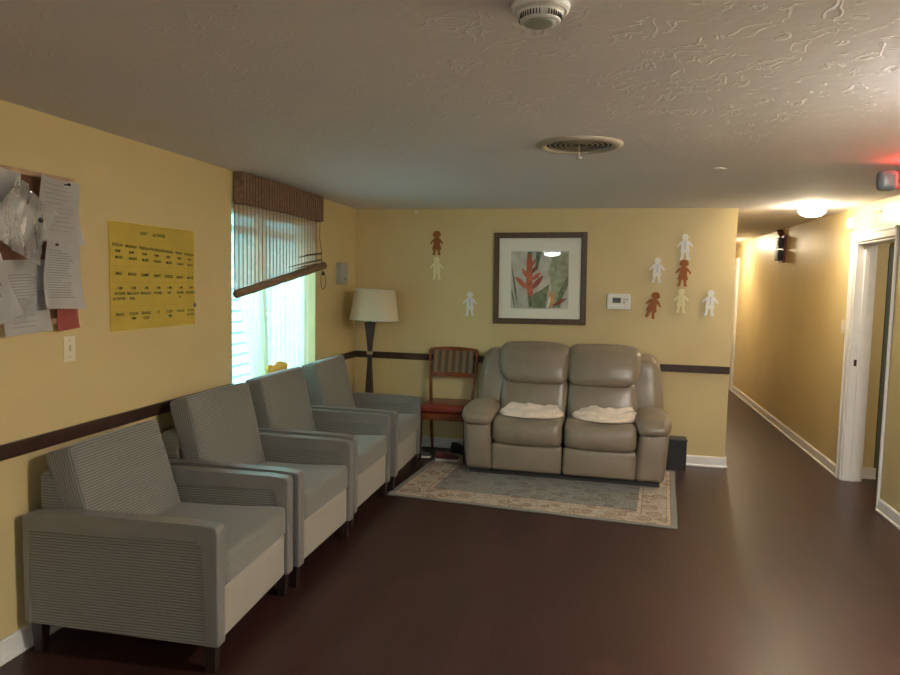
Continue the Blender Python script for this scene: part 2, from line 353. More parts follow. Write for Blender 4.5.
# ------------------------------------------------------------------ room shell
Y0, HY, T = -3.6, 13.0, .15
WY0, WY1, WZ0, WZ1 = 4.24, 5.63, .80, 2.14                   # window opening
DY0, DY1, DZ = 5.675, 6.50, 2.05                              # doorway in the right wall
struct('floor', B(-2.6, 5.2, Y0-.15, 13.4, -.1, 0), M['floor'])
struct('ceiling', B(-2.6, 5.2, Y0-.15, 13.4, CH, CH+.1), M['ceiling'])
bm = bmesh.new()
box(bm, LX-T, LX, Y0-T, WY0, 0, CH); box(bm, LX-T, LX, WY1, BY+T, 0, CH); box(bm, LX-T, LX, WY0, WY1, 0, WZ0); box(bm, LX-T, LX, WY0, WY1, WZ1, CH)
struct('wall_left', bm, M['wall'])
bm = bmesh.new(); box(bm, LX, HX, BY, BY+T, 0, CH); struct('wall_back', bm, M['wall'])
struct('wall_hall', B(HX-T, HX, BY+T, 13, 0, CH), M['wall'])
bm = bmesh.new(); box(bm, LX, RX, Y0-T, Y0, 0, .85); box(bm, LX, RX, Y0-T, Y0, 2.12, CH); box(bm, LX, 1.0, Y0-T, Y0, .85, 2.12); box(bm, 1.7, RX, Y0-T, Y0, .85, 2.12)
struct('wall_rear', bm, M['wall'])
w2 = struct('fill_window', B(1.0, 1.7, Y0-.09, Y0-.085, .9, 2.08), M['glass'], 'added white framed window for fill light in the rear wall behind the camera')  # window added in the unseen rear wall to let in fill light
bm = bmesh.new(); box(bm, 1.0, 1.7, Y0-.11, Y0-.06, .85, .90); box(bm, 1.0, 1.7, Y0-.11, Y0-.06, 2.07, 2.12)
for xx in (1.0, 1.325, 1.65): box(bm, xx, xx+.05, Y0-.11, Y0-.06, .85, 2.12)
obj('window_frame', bm, M['white_trim'], parent=w2)
bm = bmesh.new(); box(bm, RX, RX+T, Y0-T, DY0, 0, CH); box(bm, RX, RX+T, DY1, HY, 0, CH); box(bm, RX, RX+T, DY0, DY1, DZ, CH)
struct('wall_right', bm, M['wall'])
struct('wall_hall_end', B(HX-T, 3.4, 13, 13+T, 0, CH), M['wall'])
struct('wall_hall_side', B(3.25, 3.4, 9.2, 13, 0, CH), M['wall'])
struct('wall_entry', B(RX+T, 2.385, BY, BY+.1, 0, CH), M['wall'])
bm = bmesh.new(); box(bm, 4.3, 4.4, 4.4, 9, 0, CH); box(bm, RX+T, 4.4, 4.3, 4.4, 0, CH); box(bm, RX+T, 3.4, 9, 9.1, 0, CH); box(bm, 3.4, 4.4, 9, 9.1, 0, CH)
struct('wall_side_room', bm, M['wall'])
# baseboards
def baseb(bm, axis, a, b_, w, s, h=.09, t=.014):
    if axis == 'y':
        box(bm, *sorted((w, w+s*t)), a, b_, 0, h); box(bm, *sorted((w, w+s*t*.6)), a, b_, h, h+.008); box(bm, *sorted((w, w+s*(t+.012))), a, b_, 0, .018, .004)
    else:
        box(bm, a, b_, *sorted((w, w+s*t)), 0, h); box(bm, a, b_, *sorted((w, w+s*t*.6)), h, h+.008); box(bm, a, b_, *sorted((w, w+s*(t+.012))), 0, .018, .004)
for nm, ax, a, b_, w, s in (('baseboard_left', 'y', Y0, BY, LX, 1), ('baseboard_back', 'x', LX+.03, HX, BY, -1), ('baseboard_right', 'y', DY1+.075, HY, RX, -1),
                            ('baseboard_right_near', 'y', Y0, DY0-.02, RX, -1), ('baseboard_entry', 'x', RX+T, 2.40, BY, -1), ('baseboard_hall', 'y', BY, 13, HX, 1), ('baseboard_rear', 'x', LX+.03, RX-.03, Y0, 1)):
    bm = bmesh.new(); baseb(bm, ax, a, b_, w, s); struct(nm, bm, M['white_trim'])
# chair rails
RZ0, RZ1, RT = .866, .931, .018
struct('trim_1', B(LX, LX+RT, Y0, WY0-.01, RZ0, RZ1, bev=.003), M['rail'], 'dark brown chair rail on left wall')
struct('trim_2', B(LX, LX+RT, WY1+.01, BY, RZ0, RZ1, bev=.003), M['rail'], 'short dark chair rail between window and corner')
struct('trim_3', B(LX+RT, HX, BY-RT, BY, RZ0, RZ1, bev=.003), M['rail'], 'dark brown chair rail along the back wall')
# doorway casing in the right wall (empty door frame)
bm = bmesh.new(); cw, ct = .075, .018
box(bm, RX-ct, RX, DY1, DY1+cw, 0, DZ+cw, .004); box(bm, RX-ct*.5-ct, RX-ct, DY1+cw-.02, DY1+cw, 0, DZ+cw, .003)
box(bm, RX-ct, RX, DY0-.022, DY0, 0, DZ+cw, .004)
box(bm, RX-ct, RX, DY0, DY1, DZ, DZ+cw, .004); box(bm, RX-ct*1.5, RX-ct, DY0-.02, DY1+cw, DZ+cw-.02, DZ+cw, .003)
box(bm, RX-.004, RX+T, DY1-.018, DY1, 0, DZ, .002); box(bm, RX-.004, RX+T, DY0, DY0+.012, 0, DZ, .002); box(bm, RX, RX+T, DY0, DY1, DZ-.018, DZ, .002)
box(bm, RX+.06, RX+.095, DY1-.03, DY1-.018, 0, DZ-.018, .002); box(bm, RX+.06, RX+.095, DY0+.012, DY0+.022, 0, DZ-.018, .002)
box(bm, RX+T, RX+T+.012, DY1, DY1+.05, 0, DZ+.05, .002)
struct('door_1', bm, M['white_trim'], 'white painted door frame with no door, right wall')
st = obj('strike_plate', B(RX+.030, RX+.052, DY1-.0205, DY1-.018, 1.00, 1.055), M['black'], parent=bpy.data.objects['door_1'])
# white door at the far end of the hall
d2 = struct('door_2', B(1.26, 2.00, 12.965, 13, 0, 2.06, bev=.003), M['white_trim'], 'white door at the far end of the hall')
bm = bmesh.new(); box(bm, 1.18, 1.26, 12.96, 13, 0, 2.14, .004); box(bm, 2.0, 2.08, 12.96, 13, 0, 2.14, .004); box(bm, 1.26, 2.0, 12.96, 13, 2.06, 2.14, .004)
obj('door_frame', bm, M['white_trim'], parent=d2)
bm = bmesh.new(); lathe(bm, [(.012, 0), (.012, .03), (.028, .04), (.028, .06), (.012, .07)], 16); obj('door_knob', bm, M['steel'], parent=d2, smooth=True, mw=Matrix.Translation((1.34, 12.965, 1)) @ Matrix.Rotation(PI/2, 4, 'X'))
d4 = struct('door_4', B(RX-.008, RX, 11.72, 12.52, .01, 2.03, bev=.002), M['white_trim'], 'white door on the right wall near the end of the hall')
bm = bmesh.new(); box(bm, RX-.03, RX, 11.63, 11.72, 0, 2.11, .004); box(bm, RX-.03, RX, 12.52, 12.61, 0, 2.11, .004); box(bm, RX-.03, RX, 11.72, 12.52, 2.03, 2.11, .004)
obj('door_frame', bm, M['white_trim'], parent=d4)
# grey-green door standing in the dark room beyond the doorway
d3 = struct('door_3', B(2.44, 2.48, 6.76, 7.50, .01, 2.03, bev=.003), M['door_grey'], 'grey green door leaf standing open in the dark room')
bm = bmesh.new(); lathe(bm, [(.012, 0), (.012, .03), (.026, .04), (.026, .06), (.012, .07)], 16); obj('door_knob', bm, M['steel'], parent=d3, smooth=True, mw=Matrix.Translation((2.44, 7.40, 1)) @ Matrix.Rotation(-PI/2, 4, 'Y'))

# window: frame, sashes, glass, sill, outside
win = struct('window_1', B(LX-T, LX-.10, WY0, WY0+.045, WZ0, WZ1), M['frame_orange'], 'left wall window with varnished wooden frame')
bm = bmesh.new(); xa, xb = LX-T, LX-.10
box(bm, xa, xb, WY1-.045, WY1, WZ0, WZ1); box(bm, xa, xb, WY0, WY1, WZ0, WZ0+.045); box(bm, xa, xb, WY0, WY1, WZ1-.05, WZ1)
ym = 4.86
box(bm, xa, xb, ym-.04, ym+.04, WZ0, WZ1); box(bm, xa+.01, xb, WY0, WY1, 1.97, 2.01)
obj('window_frame', bm, M['frame_orange'], parent=win)
obj('pane', B(LX-.132, LX-.128, WY0+.045, ym-.04, WZ0+.045, WZ1-.05), M['glass'], parent=win)
obj('pane', B(LX-.132, LX-.128, ym+.04, WY1-.045, WZ0+.045, WZ1-.05), M['glass'], parent=win)
obj('window_sill', B(LX-.10, LX+.012, WY0, WY1, WZ0-.02, WZ0+.008, bev=.003), M['white_trim'], parent=win)
bm = bmesh.new()
for k in range(26):
    z = -.3+k*.13
    prism(bm, [(-4.22, z), (-4.185, z), (-4.2, z+.132), (-4.22, z+.132)], 0, 11, 'xz')
tag(obj('neighbour_house', bm, M['siding']), 'pale blue lap sided house wall seen through the window', 'building')
struct('ground', B(-12, LX-T, -6, 16, -.5, -.3), M['ground'])

# sheer curtains
def curtain(y0t, y1t, y0b, y1b, zt, zb, folds, amp, seed, swag=0):
    bm = bmesh.new(); nu, nv = 120, 30; g = []
    for j in range(nv+1):
        t = j/nv; row = []
        for i in range(nu+1):
            s = i/nu; tt = t**(.8 if swag else 1)
            a = y0t+(y0b-y0t)*(tt**1.3 if swag else t); b = y1t+(y1b-y1t)*t
            y = a+(b-a)*s + .006*noise.noise(Vector((s*9, t*2, seed)))
            x = LX-.066+amp*(.5+.5*t)*math.sin(2*PI*folds*s+seed+.7*noise.noise(Vector((s*4, t*1.5, seed))))
            row.append(bm.verts.new((x, y, zt+(zb-zt)*t)))
        g.append(row)
    for j in range(nv):
        for i in range(nu): bm.faces.new((g[j][i], g[j][i+1], g[j+1][i+1], g[j+1][i]))
    return bm
rod_z = WZ1-.03
bm = bmesh.new(); tube(bm, [(LX-.066, WY0+.002, rod_z), (LX-.066, WY1-.002, rod_z)], .008)
tag(obj('curtain_rod', bm, M['plastic'], smooth=True), 'thin white curtain rod at the top of the window recess', 'curtain rod')
tag(obj('sheer_curtain', curtain(WY0+.01, 4.895, 4.66, 4.895, rod_z-.008, .84, 7, .022, 1.0, 1), M['sheer'], smooth=True), 'sheer cream curtain pulled aside, nearer half of the window', 'curtain', 'sheer curtains in the window')
tag(obj('sheer_curtain', curtain(4.91, WY1-.02, 4.925, WY1-.05, rod_z-.008, .84, 8, .024, 2.3), M['sheer'], smooth=True), 'sheer cream curtain hanging straight, farther half of the window', 'curtain', 'sheer curtains in the window')
bm = cushion(.05, .30, .155, .022, (.002, .01, .02), 10, wr=.03, ws=11, seed=3)
bmesh.ops.translate(bm, verts=bm.verts, vec=(LX-.018, 4.93, WZ0+.008+.088))
tag(obj('folded_cloth', bm, M['yellow_cloth'], smooth=True), 'yellow cloth bundle on the window sill behind the third armchair', 'cloth')

# bamboo blind: valance, woven drop, tilted roll, cord
bl = thing('bamboo_blind', 'brown woven bamboo window blind hanging crooked with its lower roll tilted', 'blind', (LX, 4.9, 2.14))
def rel(bm, o): bmesh.ops.translate(bm, verts=bm.verts, vec=-Vector(o.location)); return bm
vy0, vy1 = 4.25, 5.62
bm = bmesh.new(); box(bm, LX+.065, LX+.075, vy0, vy1, 2.135, 2.345, .002)
for k in range(22):
    z = 2.142+k*.0095; box(bm, LX+.075, LX+.0768, vy0, vy1, z-.0012, z+.0012)
obj('valance', rel(bm, bl), M['reed_dense'], parent=bl); bm = bmesh.new()
for k in range(34):
    y = vy0+.012+k*(vy1-vy0-.024)/33; box(bm, LX+.0755, LX+.0785, y-.0035, y+.0035, 2.137, 2.343)
obj('valance_threads', rel(bm, bl), M['cork'], parent=bl)
bm = bmesh.new(); box(bm, LX+.014, LX+.065, vy0, vy0+.01, 2.135, 2.345); obj('valance_return', rel(bm, bl), M['reed_dense'], parent=bl); bm = bmesh.new(); box(bm, LX+.001, LX+.065, vy1-.01, vy1, 2.135, 2.345); obj('valance_return', rel(bm, bl), M['reed_dense'], parent=bl)
dy0, dy1 = vy0+.002, vy1+.03
def zbot(y): return 1.545+(1.765-1.545)*(y-dy0)/(dy1-dy0)
bm = bmesh.new(); z = 2.30
while z > 1.545:
    ys = dy0 if z > 1.545 else dy1
    yb = dy1 if z > 1.765 else dy0+(z-1.545)/(1.765-1.545)*(dy1-dy0)
    if yb-dy0 > .02: box(bm, LX+.008, LX+.0095, dy0, yb, z-.0026, z+.0026)
    z -= .0062
obj('reed_panel', rel(bm, bl), M['reed'], parent=bl)
bm = bmesh.new(); k = 0; y = dy0+.01
while y < dy1:
    box(bm, LX+.0075, LX+.0110, y-.0034, y+.0034, zbot(y), 2.30); y += .056
obj('warp_threads', rel(bm, bl), M['reed_dense'], parent=bl)
bm = bmesh.new(); nn = 24
tube(bm, [(LX+.036, dy0-.015+(dy1-dy0+.09)*i/nn, zbot(dy0)-.012+(zbot(dy1)-zbot(dy0)+.01)*i/nn+.0015*math.sin(i*1.3)) for i in range(nn+1)], [.029+.004*i/nn for i in range(nn+1)], 14)
obj('rolled_bottom', rel(bm, bl), M['reed_dense'], parent=bl, smooth=True)
bm = bmesh.new()
for (a, b_, dz) in ((.55, 1.0, .045), (.68, 1.0, .10), (.62, .93, .018)):
    yA, yB = dy0+(dy1-dy0)*a, dy0+(dy1-dy0)*b_
    zA, zB = zbot(yA)+dz+.02, zbot(yB)+dz
    tube(bm, [(LX+.036, yA, zA), (LX+.042, (yA+yB)/2, (zA+zB)/2+.004), (LX+.044, yB, zB)], [.002, .007, .010], 8)
obj('bunched_fold', rel(bm, bl), M['reed_dense'], parent=bl, smooth=True)
bm = bmesh.new(); yc = vy1+.045
tube(bm, [(LX+.05, yc-.06, 2.14), (LX+.03, yc-.02, 2.0), (LX+.02, yc+.04, 1.9), (LX+.02, yc+.05, 1.78), (LX+.03, yc+.03, 1.70)], .0022, 6)
tube(bm, [(LX+.02, yc+.09+.055*math.cos(t)*1.0, 1.63+.075*math.sin(t)) for t in [PI*.5+i*PI*1.9/20 for i in range(21)]], .0022, 6)
obj('cord', rel(bm, bl), M['dark_fabric'], parent=bl, smooth=True)
bm = bmesh.new(); lathe(bm, [(.004, 0), (.012, .008), (.010, .03), (.004, .04)], 12, (LX+.02, yc+.09)); bmesh.ops.translate(bm, verts=bm.verts, vec=(0, 0, 1.675))
obj('cord_pull', rel(bm, bl), M['black'], parent=bl, smooth=True)

# ------------------------------------------------------------------ armchairs
def make_armchair(label, tilt, topz):
    """faces +x; origin on the floor under the middle; depth .92, width .80"""
    t = thing('armchair', label, 'armchair', group='grey ribbed armchairs along the left wall')
    D0, D1, Wd, zt, zb, at = -.45, .45, .40, .635, .12, .068
    for s in (-1, 1):
        ya, yb = sorted((s*Wd, s*(Wd-at)))
        bm = bmesh.new()
        pts = [(D0, zb+.02), (D0, .605), (D0+.02, .625), (D0+.25, zt+.004), (D1-.10, zt), (D1-.01, zt-.006), (D1, zt-.03), (D1, zb), (D1-.062, zb), (D1-.062, zt-.085), (D1-.09, zt-.062), (D0+.03, zt-.075), (D0+.03, zb+.02)]
        prism(bm, pts, ya, yb, 'xz', .008); obj('arm_frame', bm, M['vinyl'], t, smooth=False)
        bm = bmesh.new(); prism(bm, [(D0+.02, zb+.02), (D0+.02, zt-.07), (D1-.08, zt-.06), (D1-.05, zt-.09), (D1-.05, zb+.002)], ya+.006, yb-.006, 'xz')
        obj('arm_panel', bm, M['cord_z'], t)
    obj('front_rail', cushion(.05, (Wd-at)*2-.004, .215, .010, (.002, 0, 0), 8), M['cord_front_lit'], t, smooth=True, loc=(D1-.043, 0, zb+.110))
    obj('seat_base', B(D0+.03, D1-.06, -(Wd-at), Wd-at, .17, .30), M['dark_fabric'], t)
    def seatf(q, p):
        q.z += .020*max(0, p.x) if p.z > 0 else 0
        return q
    obj('seat_cushion', cushion(.66, (Wd-at)*2-.012, .135, .028, (.008, 0, .014), 12, fn=seatf), M['cord_y'], t, smooth=True, loc=(D1-.335, 0, .372+.033))
    bk = cushion(.12, (Wd-at)*2-.01, .56, .02, (0, 0, 0), 8); obj('outer_back', bk, M['cord_z'], t, smooth=True, mw=None, loc=(D0+.085, 0, .50))
    hgt = .60
    o = obj('back_cushion', cushion(.145, (Wd-at)*2-.008, hgt, .026, (.012, 0, .006), 12), [M['cord_z'], M['cord_x']], t, smooth=True)
    for f in o.data.polygons:
        if abs(f.normal.y) > .75: f.material_index = 1
    o.rotation_euler = (0, -tilt, 0); o.location = (D0+.03+.205-math.sin(tilt)*hgt*.18, 0, topz-hgt/2*math.cos(tilt)-.02)
    for sx in (D1-.045, D0+.05):
        for s in (-1, 1):
            bm = bmesh.new(); w0, w1 = .026, .019; z0 = 0
            vs = [(-w1, -w1, 0), (w1, -w1, 0), (w1, w1, 0), (-w1, w1, 0), (-w0, -w0, zb+.02), (w0, -w0, zb+.02), (w0, w0, zb+.02), (-w0, w0, zb+.02)]
            v = [bm.verts.new(Vector(c)+Vector((sx, s*(Wd-.036), 0))) for c in vs]
            for f in ((0, 3, 2, 1), (4, 5, 6, 7), (0, 1, 5, 4), (1, 2, 6, 5), (2, 3, 7, 6), (3, 0, 4, 7)): bm.faces.new([v[i] for i in f])
            obj('leg', bm, M['leg'], t)
    return t
M['cord_front_lit'] = cord('ribbed_upholstery_lit_front', 3, .0125, (.36, .33, .27), (.25, .23, .19))  # paler ribs: light falling on the front rail is put into the colour
ch1 = make_armchair('grey ribbed armchair nearest the camera, under the yellow poster, its back cushion slumped', .30, .905)
ch1.location = (-1.957, 2.857, 0); ch1.rotation_euler = (0, 0, .05)
ch2 = make_armchair('grey ribbed armchair second from the camera, just before the window', .24, .985)
ch2.location = (-1.955, 3.715, 0); ch2.rotation_euler = (0, 0, -.01)
ch3 = dup(ch2, (-1.974, 4.585, 0), .0, 'grey ribbed armchair third from the camera, in front of the window')
ch4 = dup(ch2, (-1.968, 5.470, .0), .015, 'grey ribbed armchair farthest from the camera, beside the floor lamp')

# ------------------------------------------------------------------ rug
RW, RD = 2.13, 1.54
rug = obj('area_rug', cushion(RW, RD, .009, .004, (0, 0, 0), 2), rug_mat(RW, RD)); 
ra = -.085
c0 = Vector((.565, 4.815)); ax = Vector((math.cos(ra), math.sin(ra))); ay = Vector((-ax.y, ax.x))
cc = c0 - ax*RW/2 + ay*RD/2
rug.location = (cc.x, cc.y, .0045); rug.rotation_euler = (0, 0, ra)
tag(rug, 'worn oriental rug with cream floral border under the sofa', 'rug')

# ------------------------------------------------------------------ reclining sofa
sf = thing('reclining_sofa', 'taupe leather two seat reclining sofa against the back wall', 'sofa', (-.272, 5.73, .009), -.015)
Lm = M['leather']
def sp(name, sx, sy, sz, loc, r=.05, puff=(.02, .02, .02), fn=None, n=14, wr=0, ws=7, rot=(0, 0, 0), parent=sf, m=Lm, seed=0):
    o = obj(name, cushion(sx, sy, sz, r, puff, n, fn, wr, ws, seed), m, parent, smooth=True, loc=loc); o.rotation_euler = rot; return o
# local: x across (-.82..+.82), y 0 front .. +.85 back
obj('sofa_base', B(-.79, .79, .06, .74, .0, .07), M['dark_fabric'], sf)
for s in (-1, 1):
    def armf(q, p, s=s):
        f = (p.z+1)/2; q.x += s*.018*f - s*.01*(1-f); q.y -= .015*math.sin(f*PI)
        return q
    sp('arm', .235, .80, .475, (s*.715, .41, .275), .045, (.012, .02, .01), armf, wr=.006)
    def padf(q, p, s=s):
        # pad droops over the front
        f = max(0, -p.y); q.z -= .045*f*f; q.x *= 1+.06*(1-abs(p.y)); return q
    sp('arm_pad', .262, .52, .125, (s*.722, .22, .525), .07, (.012, .02, .022), padf, wr=.010, ws=9, seed=s)
    # wings of the back
    def wingf(q, p, s=s):
        f = (p.z+1)/2; q.x -= s*.055*f**2; q.y += .10*f; return q
    sp('back_wing', .30, .26, .645, (s*.672, .57, .70), .07, (.015, .02, .01), wingf, wr=.008)
    # seat: bulging cushion, footrest panel
    cx = s*.302
    def seatf2(q, p):
        if p.y < 0: q.y -= .035*(1-p.z*p.z)*(-p.y); 
        q.z -= .018*(1-p.x**2)*(1 if p.z > 0 else .9)*max(0, -p.y)
        if p.z > 0: q.z += .012*(-p.y)
        return q
    sp('seat_cushion', .590, .56, .235, (cx, .285, .385), .055, (.004, .02, .014), seatf2, wr=.006)
    def footf(q, p):
        return q
    sp('footrest_panel', .590, .10, .235, (cx, .055, .165), .028, (.002, .012, 0), footf, wr=.004)
    # lower back
    def lowf(q, p): q.y += .05*(p.z); return q
    sp('lumbar_cushion', .592, .22, .36, (cx, .53, .615), .05, (.003, .028, .01), lowf, wr=.008, ws=9, seed=s*2)
    # headrest
    def headf(q, p, s=s):
        q.x *= 1 + .035*p.z; q.x += (-s)*0
        # outer lower corner cut in
        if p.z < 0 and s*p.x > 0: q.x -= s*.06*(-p.z)**2*abs(p.x)**2
        q.z -= .020*abs(p.x)**3*(1 if p.z > 0 else 0); q.y += .06*p.z; return q
    sp('headrest', .625, .22, .345, (s*.310, .555, .925), .065, (.006, .035, .012), headf, wr=.006)
obj('back_shell', cushion(1.42, .10, .95, .04, (0, 0, 0), 6), Lm, sf, smooth=True, loc=(0, .765, .50))

# towels on the seats
def towel(w, d, seed, lift):
    bm = bmesh.new(); nu, nv = 60, 40; g = []
    for j in range(nv+1):
        row = []
        for i in range(nu+1):
            u, v = i/nu*2-1, j/nv*2-1
            # squircle outline
            x = u*math.sqrt(1-.38*v*v); y = v*math.sqrt(1-.38*u*u)
            wv = .022*noise.noise(Vector((x*2.2+seed, y*2.5, seed)))*2+.012*noise.noise(Vector((x*6, y*6, seed)))
            hgt = .014+max(0, .010+wv)*(1-(x*x+y*y)*.35)
            hgt += .036*math.exp(-((y-.75)/.22)**2)*(1+.5*noise.noise(Vector((x*3, seed, 0))))
            e = max(abs(u), abs(v)); hgt *= min(1, (1-e)*7+.25)
            yy = y*d/2*(1-.10*math.cos(x*2.6)*(1 if y > 0 else -.3)) + .04*lift*x*x + .03*noise.noise(Vector((x*2, 0, seed)))*max(0, y)
            row.append(bm.verts.new((x*w/2, yy, hgt+lift*.02*max(0, x)**2)))
        g.append(row)
    for j in range(nv):
        for i in range(nu): bm.faces.new((g[j][i], g[j][i+1], g[j+1][i+1], g[j+1][i]))
    ext = bmesh.ops.extrude_face_region(bm, geom=bm.faces[:])
    for v in ext['geom']:
        if isinstance(v, bmesh.types.BMVert): v.co.z = min(0, v.co.z*0)
    return bm
t1 = tag(obj('towel', towel(.56, .40, 1.7, .2), M['towel'], smooth=True), 'cream towel on the left sofa seat', 'towel', 'towels on the sofa seats'); t1.location = (-.560, 5.955, .524); t1.rotation_euler = (.02, 0, -.03)
t2 = tag(obj('towel', towel(.56, .36, 5.2, 1.6), M['towel'], smooth=True), 'cream towel rumpled up towards the armrest on the right sofa seat', 'towel', 'towels on the sofa seats'); t2.location = (.055, 5.925, .524); t2.rotation_euler = (.02, 0, -.13)

# ------------------------------------------------------------------ red side chair
rc = thing('side_chair', 'cherry wood side chair with red vinyl seat and striped back', 'chair', (-1.375, 6.30, .009), .02)
def seat_shape(q, p):
    q.x *= 1-.10*max(0, p.y); return q
obj('seat', cushion(.455, .45, .075, .03, (.006, .006, .012), 12, fn=seat_shape), M['red_vinyl'], rc, smooth=True, loc=(0, -.035, .475))
bm = bmesh.new(); box(bm, -.215, .215, -.235, -.210, .375, .440, .004); obj('apron', bm, M['cherry'], rc)
bm = bmesh.new(); box(bm, -.215, -.195, -.21, .16, .375, .440, .003); obj('side_rail', bm, M['cherry'], rc); bm = bmesh.new(); box(bm, .195, .215, -.21, .16, .375, .440, .003); obj('side_rail', bm, M['cherry'], rc)
for s in (-1, 1):
    bm = bmesh.new(); tube(bm, [(s*.208, -.222, .44), (s*.208, -.222, .25), (s*.206, -.226, 0.0)], [.022, .019, .014], 4); obj('leg', bm, M['leg'], rc)
    bm = bmesh.new(); tube(bm, [(s*.19, .225, .0), (s*.195, .19, .22), (s*.20, .175, .46), (s*.215, .20, .70), (s*.235, .255, .975)], [.016, .019, .021, .019, .016], 4); obj('rear_leg', bm, M['cherry'], rc)
bm = bmesh.new(); n = 12
for (za, zc, off) in ((.960, .992, 0), (.722, .757, 0)):
    hw = .232 if za > .9 else .216; yb = .258 if za > .9 else .210
    top = [(-hw+2*hw*i/n, yb-.0+.022*(1-((i/n)*2-1)**2)) for i in range(n+1)]
    arch = .014 if za > .9 else .004
    for i in range(n):
        (xa_, ya_), (xb_, yb_) = top[i], top[i+1]; ea = arch*(1-((i/n)*2-1)**2); eb = arch*(1-(((i+1)/n)*2-1)**2)
        v = [bm.verts.new(c) for c in ((xa_, ya_-.012, za), (xb_, yb_-.012, za), (xb_, yb_+.012, za), (xa_, ya_+.012, za), (xa_, ya_-.012, zc+ea), (xb_, yb_-.012, zc+eb), (xb_, yb_+.012, zc+eb), (xa_, ya_+.012, zc+ea))]
        for f in ((0, 3, 2, 1), (4, 5, 6, 7), (0, 1, 5, 4), (1, 2, 6, 5), (2, 3, 7, 6), (3, 0, 4, 7)): bm.faces.new([v[k] for k in f])
bmesh.ops.remove_doubles(bm, verts=bm.verts, dist=.0003)
obj('back_rail', bm, M['cherry'], rc)
def bpf(q, p): q.y += .022*(1-p.x**2)+.045*((p.z+1)/2); return q
obj('back_panel', cushion(.415, .03, .225, .012, (0, .004, 0), 10, fn=bpf), M['stripe'], rc, smooth=True, loc=(0, .212, .860))

# ------------------------------------------------------------------ floor lamp
fl = thing('floor_lamp', 'dark carved wooden floor lamp with cream drum shade in the corner', 'lamp', (-2.145, 6.28, 0))
bm = bmesh.new(); lathe(bm, [(.14, 0), (.14, .018), (.12, .03), (.04, .04), (.03, .06)], 36); obj('base', bm, M['lamp_wood'], fl, smooth=True)
bm = bmesh.new(); lathe(bm, [(.025, .05), (.030, .2), (.045, .52), (.046, .55), (.040, .66), (.031, .80), (.024, .92), (.022, .94)], 4); bmesh.ops.rotate(bm, verts=bm.verts, matrix=Matrix.Rotation(PI/4, 3, 'Z')); obj('lower_pole', bm, M['lamp_wood'], fl)
bm = bmesh.new(); lathe(bm, [(.026, .935), (.029, .94), (.029, .962), (.026, .967)], 20); obj('collar', bm, M['steel'], fl, smooth=True)
bm = bmesh.new(); lathe(bm, [(.024, .96), (.033, 1.05), (.047, 1.15), (.058, 1.235), (.052, 1.245)], 4); bmesh.ops.rotate(bm, verts=bm.verts, matrix=Matrix.Rotation(PI/4, 3, 'Z')); obj('upper_pole', bm, M['lamp_wood'], fl)
bm = bmesh.new(); lathe(bm, [(.010, 1.24), (.010, 1.29), (.018, 1.295), (.018, 1.34), (.005, 1.345)], 16); tube(bm, [(0, 0, 1.34), (0, 0, 1.50)], .004)
for k in range(3): a = 2*PI*k/3; tube(bm, [(0, 0, 1.50), (.186*math.cos(a), .186*math.sin(a), 1.535)], .003)
obj('socket', bm, M['lamp_wood'], fl, smooth=True)
bm = bmesh.new(); lathe(bm, [(.232, 1.275), (.191, 1.555), (.188, 1.555), (.229, 1.275), (.232, 1.275)], 56, cap=False); sh = obj('lamp_shade', bm, M['shade'], fl, smooth=True); sh.rotation_euler = (0, .03, 0)
bm = bmesh.new()
for (r_, z_) in ((.2335, 1.275), (.192, 1.552)): lathe(bm, [(r_, z_-.005), (r_+.0015, z_), (r_, z_+.005), (r_-.004, z_), (r_, z_-.005)], 56, cap=False); obj('shade_trim', bm, M['mat_board'], sh, smooth=True); bm = bmesh.new()

# ------------------------------------------------------------------ shoes, dark box
def shoe(label, loc, rz, upper, sole, stripe, hi=0):
    t = thing('shoe', label, 'shoe', loc, rz, 'shoes under the side chair'); t.scale = (.86, .86, .86)
    out = [(-.125, -.028), (-.132, 0), (-.125, .028), (-.08, .034), (-.02, .030), (.05, .040), (.10, .038), (.13, .018), (.134, 0), (.13, -.022), (.10, -.040), (.05, -.040), (-.02, -.032), (-.08, -.034)]
    bm = bmesh.new(); prism(bm, out, 0, .022, 'xy', .004); obj('sole', bm, sole, t)
    def f(q, p):
        x = q.x; top = .085 if x < -.04 else .085-.055*min(1, (x+.04)/.15)
        q.z = .02+(p.z+1)/2*top*(.9+.1*math.cos(p.y*1.4)); q.y *= (1-.35*max(0, p.z))*(1-.25*max(0, (x-.07)/.06)**2)*(.85 if x < -.02 else 1.05)
        return q
    obj('upper', cushion(.255, .068, .06, .028, (0, 0, 0), 10, fn=f), upper, t, smooth=True)
    bm = bmesh.new(); lathe(bm, [(.030, 0), (.026, .006), (.022, .001)], 20); bmesh.ops.scale(bm, vec=(1.5, .8, 1), verts=bm.verts); bmesh.ops.translate(bm, verts=bm.verts, vec=(-.075, 0, .104)); obj('opening', bm, M['dark'], t, smooth=True)
    bm = bmesh.new()
    for k in range(4): tube(bm, [(-.010+k*.022, -.022, .088-.012*k), (-.004+k*.022, 0, .098-.013*k), (-.010+k*.022, .022, .088-.012*k)], .003, 6)
    obj('laces', bm, stripe, t, smooth=True)
    return t
shoe('maroon and white sneaker with a pale sole under the side chair', (-1.33, 6.10, .009), .06, M['maroon'], M['sneaker_white'], M['sneaker_white'])
shoe('dark sneaker with a thin white sole nearest the armchairs', (-1.61, 6.16, .009), .05, M['dark_fabric'], M['sneaker_white'], M['sneaker_white'])
shoe('black shoe against the baseboard beside the sofa', (-1.26, 6.40, .009), -.35, M['black'], M['black'], M['dark_fabric'])
0 and shoe('white topped dark sneaker lying in the middle of the shoes', (-1.42, 6.25, .009), -.75, M['sneaker_white'], M['dark_fabric'], M['dark_fabric'])

